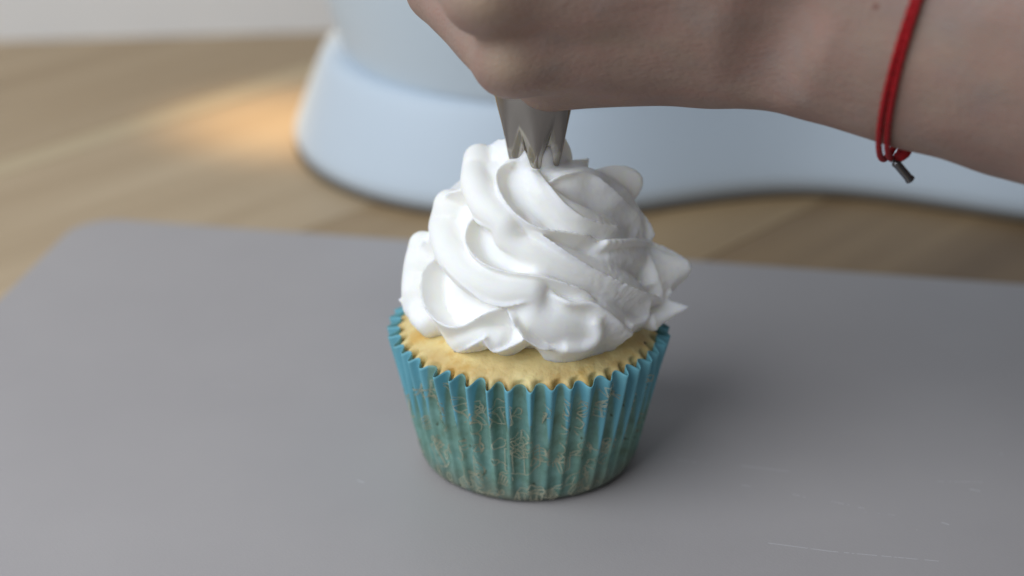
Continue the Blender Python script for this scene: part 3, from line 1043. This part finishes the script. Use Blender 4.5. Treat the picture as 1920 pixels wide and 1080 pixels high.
# hollow on the wrist between the heel of the hand and the forearm, and the soft unevenness of flesh
hollow = sd_cone(G, (4.9, -4.42, 12.9), (4.7, -4.07, 11.1), 0.95, 0.80)
body = -smin(-body, hollow, 0.5)
for c0_, c1_, r_ in (((-0.6, -3.0, 13.1), (4.6, -3.05, 13.2), .16), ((-0.3, -2.75, 11.4), (4.0, -2.55, 11.9), .14)):
    body = smin(body, sd_cone(G, c0_, c1_, r_, r_), 0.35)        # tendons under the skin
body = body + (0.045 * vnoise(G[..., 0] * 0.9, G[..., 1] * 0.9, G[..., 2] * 0.9, 91)).astype(np.float32)
hv, hq = surface_nets(body, lo, HV)
hand = mesh("person", hv, hq, mat_skin())
md = hand.modifiers.new("smooth", 'SMOOTH'); md.factor = 0.5; md.iterations = 3
kv = np.zeros(len(hv))
for c, r in (((-0.55, -3.5, 11.5), 0.55), ((-1.02, -4.5, 13.25), 0.6), ((-1.3, -5.0, 15.2), .7)):
    kv = np.maximum(kv, np.exp(-(np.linalg.norm(hv - c, axis=1) / r) ** 2))
fattr(hand, "knuckle", kv)
tag(hand, "bare hand and forearm gripping the piping nozzle, back of the hand to camera", "person")

# ------------------------------------------------------------------ red cord bracelet
br_root = empty("bracelet", (8.0, -3.4, 12.6))
tag(br_root, "red cord bracelet with a small metal clasp around the wrist", "bracelet")
CORD = mat_plain("red_cord", (0.31, 0.002, 0.007), 0.6, 0.35, nscale=700, namp=0.25)
CLASP = mat_plain("clasp_metal", (0.17, 0.17, 0.18), 0.2, 0.5, metal=1.0)


def tube(name, pts_, r, mat, parent, loc, closed=False, nseg=12, twist=0):
    P = np.asarray(pts_, float)
    n_ = len(P)
    if closed: T = np.roll(P, -1, 0) - np.roll(P, 1, 0)
    else: T = np.gradient(P, axis=0)
    T /= np.linalg.norm(T, axis=1)[:, None]
    ref = np.array([0.31, 0.77, 0.55])
    B = np.cross(T, ref); B /= np.linalg.norm(B, axis=1)[:, None]
    Nn = np.cross(B, T)
    a_ = np.linspace(0, 2 * np.pi, nseg, endpoint=False)
    rr_ = np.broadcast_to(np.asarray(r, float), (n_,))
    if twist:
        sl_ = np.cumsum(np.linalg.norm(np.diff(P, axis=0, prepend=P[:1]), axis=1))
        rr_ = rr_[:, None] * (1 + 0.10 * np.cos(2 * a_[None, :] - twist * sl_[:, None]))
        Vv = P[:, None, :] + rr_[..., None] * (np.cos(a_)[None, :, None] * B[:, None, :] + np.sin(a_)[None, :, None] * Nn[:, None, :])
    else: Vv = P[:, None, :] + rr_[:, None, None] * (np.cos(a_)[None, :, None] * B[:, None, :] + np.sin(a_)[None, :, None] * Nn[:, None, :])
    fs_ = grid_faces(n_, nseg, wrap_u=closed, wrap_v=True).tolist()
    if not closed:
        fs_ += [tuple(range(nseg))[::-1], tuple((n_ - 1) * nseg + j for j in range(nseg))]
    return mesh(name, Vv.reshape(-1, 3) - np.asarray(loc), fs_, mat, parent)


BL = np.array([8.0, -3.4, 12.6])


def arm_ring(tpos, tilt, grow, sag):
    t_ = np.linspace(0, 2 * np.pi, 360, endpoint=False)
    out = []
    for a_ in t_:
        # around the forearm section at distance tpos, leaning along the arm with height
        h = math.sin(a_)
        tp = tpos + tilt * h
        tcl = tp / FL
        rz_ = 2.50 + 0.15 * math.sin(tcl * 2.2) + 0.75 * tcl + grow
        ry_ = 1.75 + 0.75 * tcl + grow
        p = fa0 + ax * tp + ey * ry_ * math.cos(a_) + ez * rz_ * h
        p = p - np.array([0, 0, 1]) * sag * max(0, -h) ** 4
        p[1] -= LEAN * (p[2] - 11.0)
        out.append(p)
    return np.array(out)


tube("cord", arm_ring(4.12, 0.10, 0.07, 0.34), 0.068, CORD, br_root, BL, True, 14, 24)
tube("cord", arm_ring(4.26, 0.04, 0.07, 0.26), 0.068, CORD, br_root, BL, True, 14, 24)
ringA = arm_ring(4.26, 0.04, 0.07, 0.26)
low = ringA[np.argmax(ringA @ np.array([0.0, -0.42, -0.906]))]
# knotted ends of the cord beside the clasp
kp = [low + np.array([0.10, -0.02, 0.02]), low + np.array([0.20, -0.06, 0.06]), low + np.array([0.30, -0.04, 0.13]), low + np.array([0.36, 0.0, 0.24])]
tube("knot", resample(np.array(kp), 0.03), 0.105, CORD, br_root, BL)
# metal crimp hanging from the knot, with its jump ring
cd_ = np.array([0.66, -0.12, -0.74]); cd_ /= np.linalg.norm(cd_)
c0 = low + np.array([0.06, -0.08, -0.02])
tl_ = np.linspace(0, 0.62, 24)
rad_c = np.interp(tl_, [0, .03, .08, .12, .5, .56, .6, .62], [.05, .10, .11, .095, .095, .115, .10, .04])
tube("clasp", c0 + tl_[:, None] * cd_, rad_c, CLASP, br_root, BL, nseg=16)
ja = np.linspace(0, 2 * np.pi, 28, endpoint=False)
jr = c0 - 0.05 * cd_ + 0.10 * (np.cos(ja)[:, None] * cd_ + np.sin(ja)[:, None] * np.array([0.2, 0.95, 0.0]))
tube("jump_ring", jr, 0.022, CLASP, br_root, BL, True, 8)
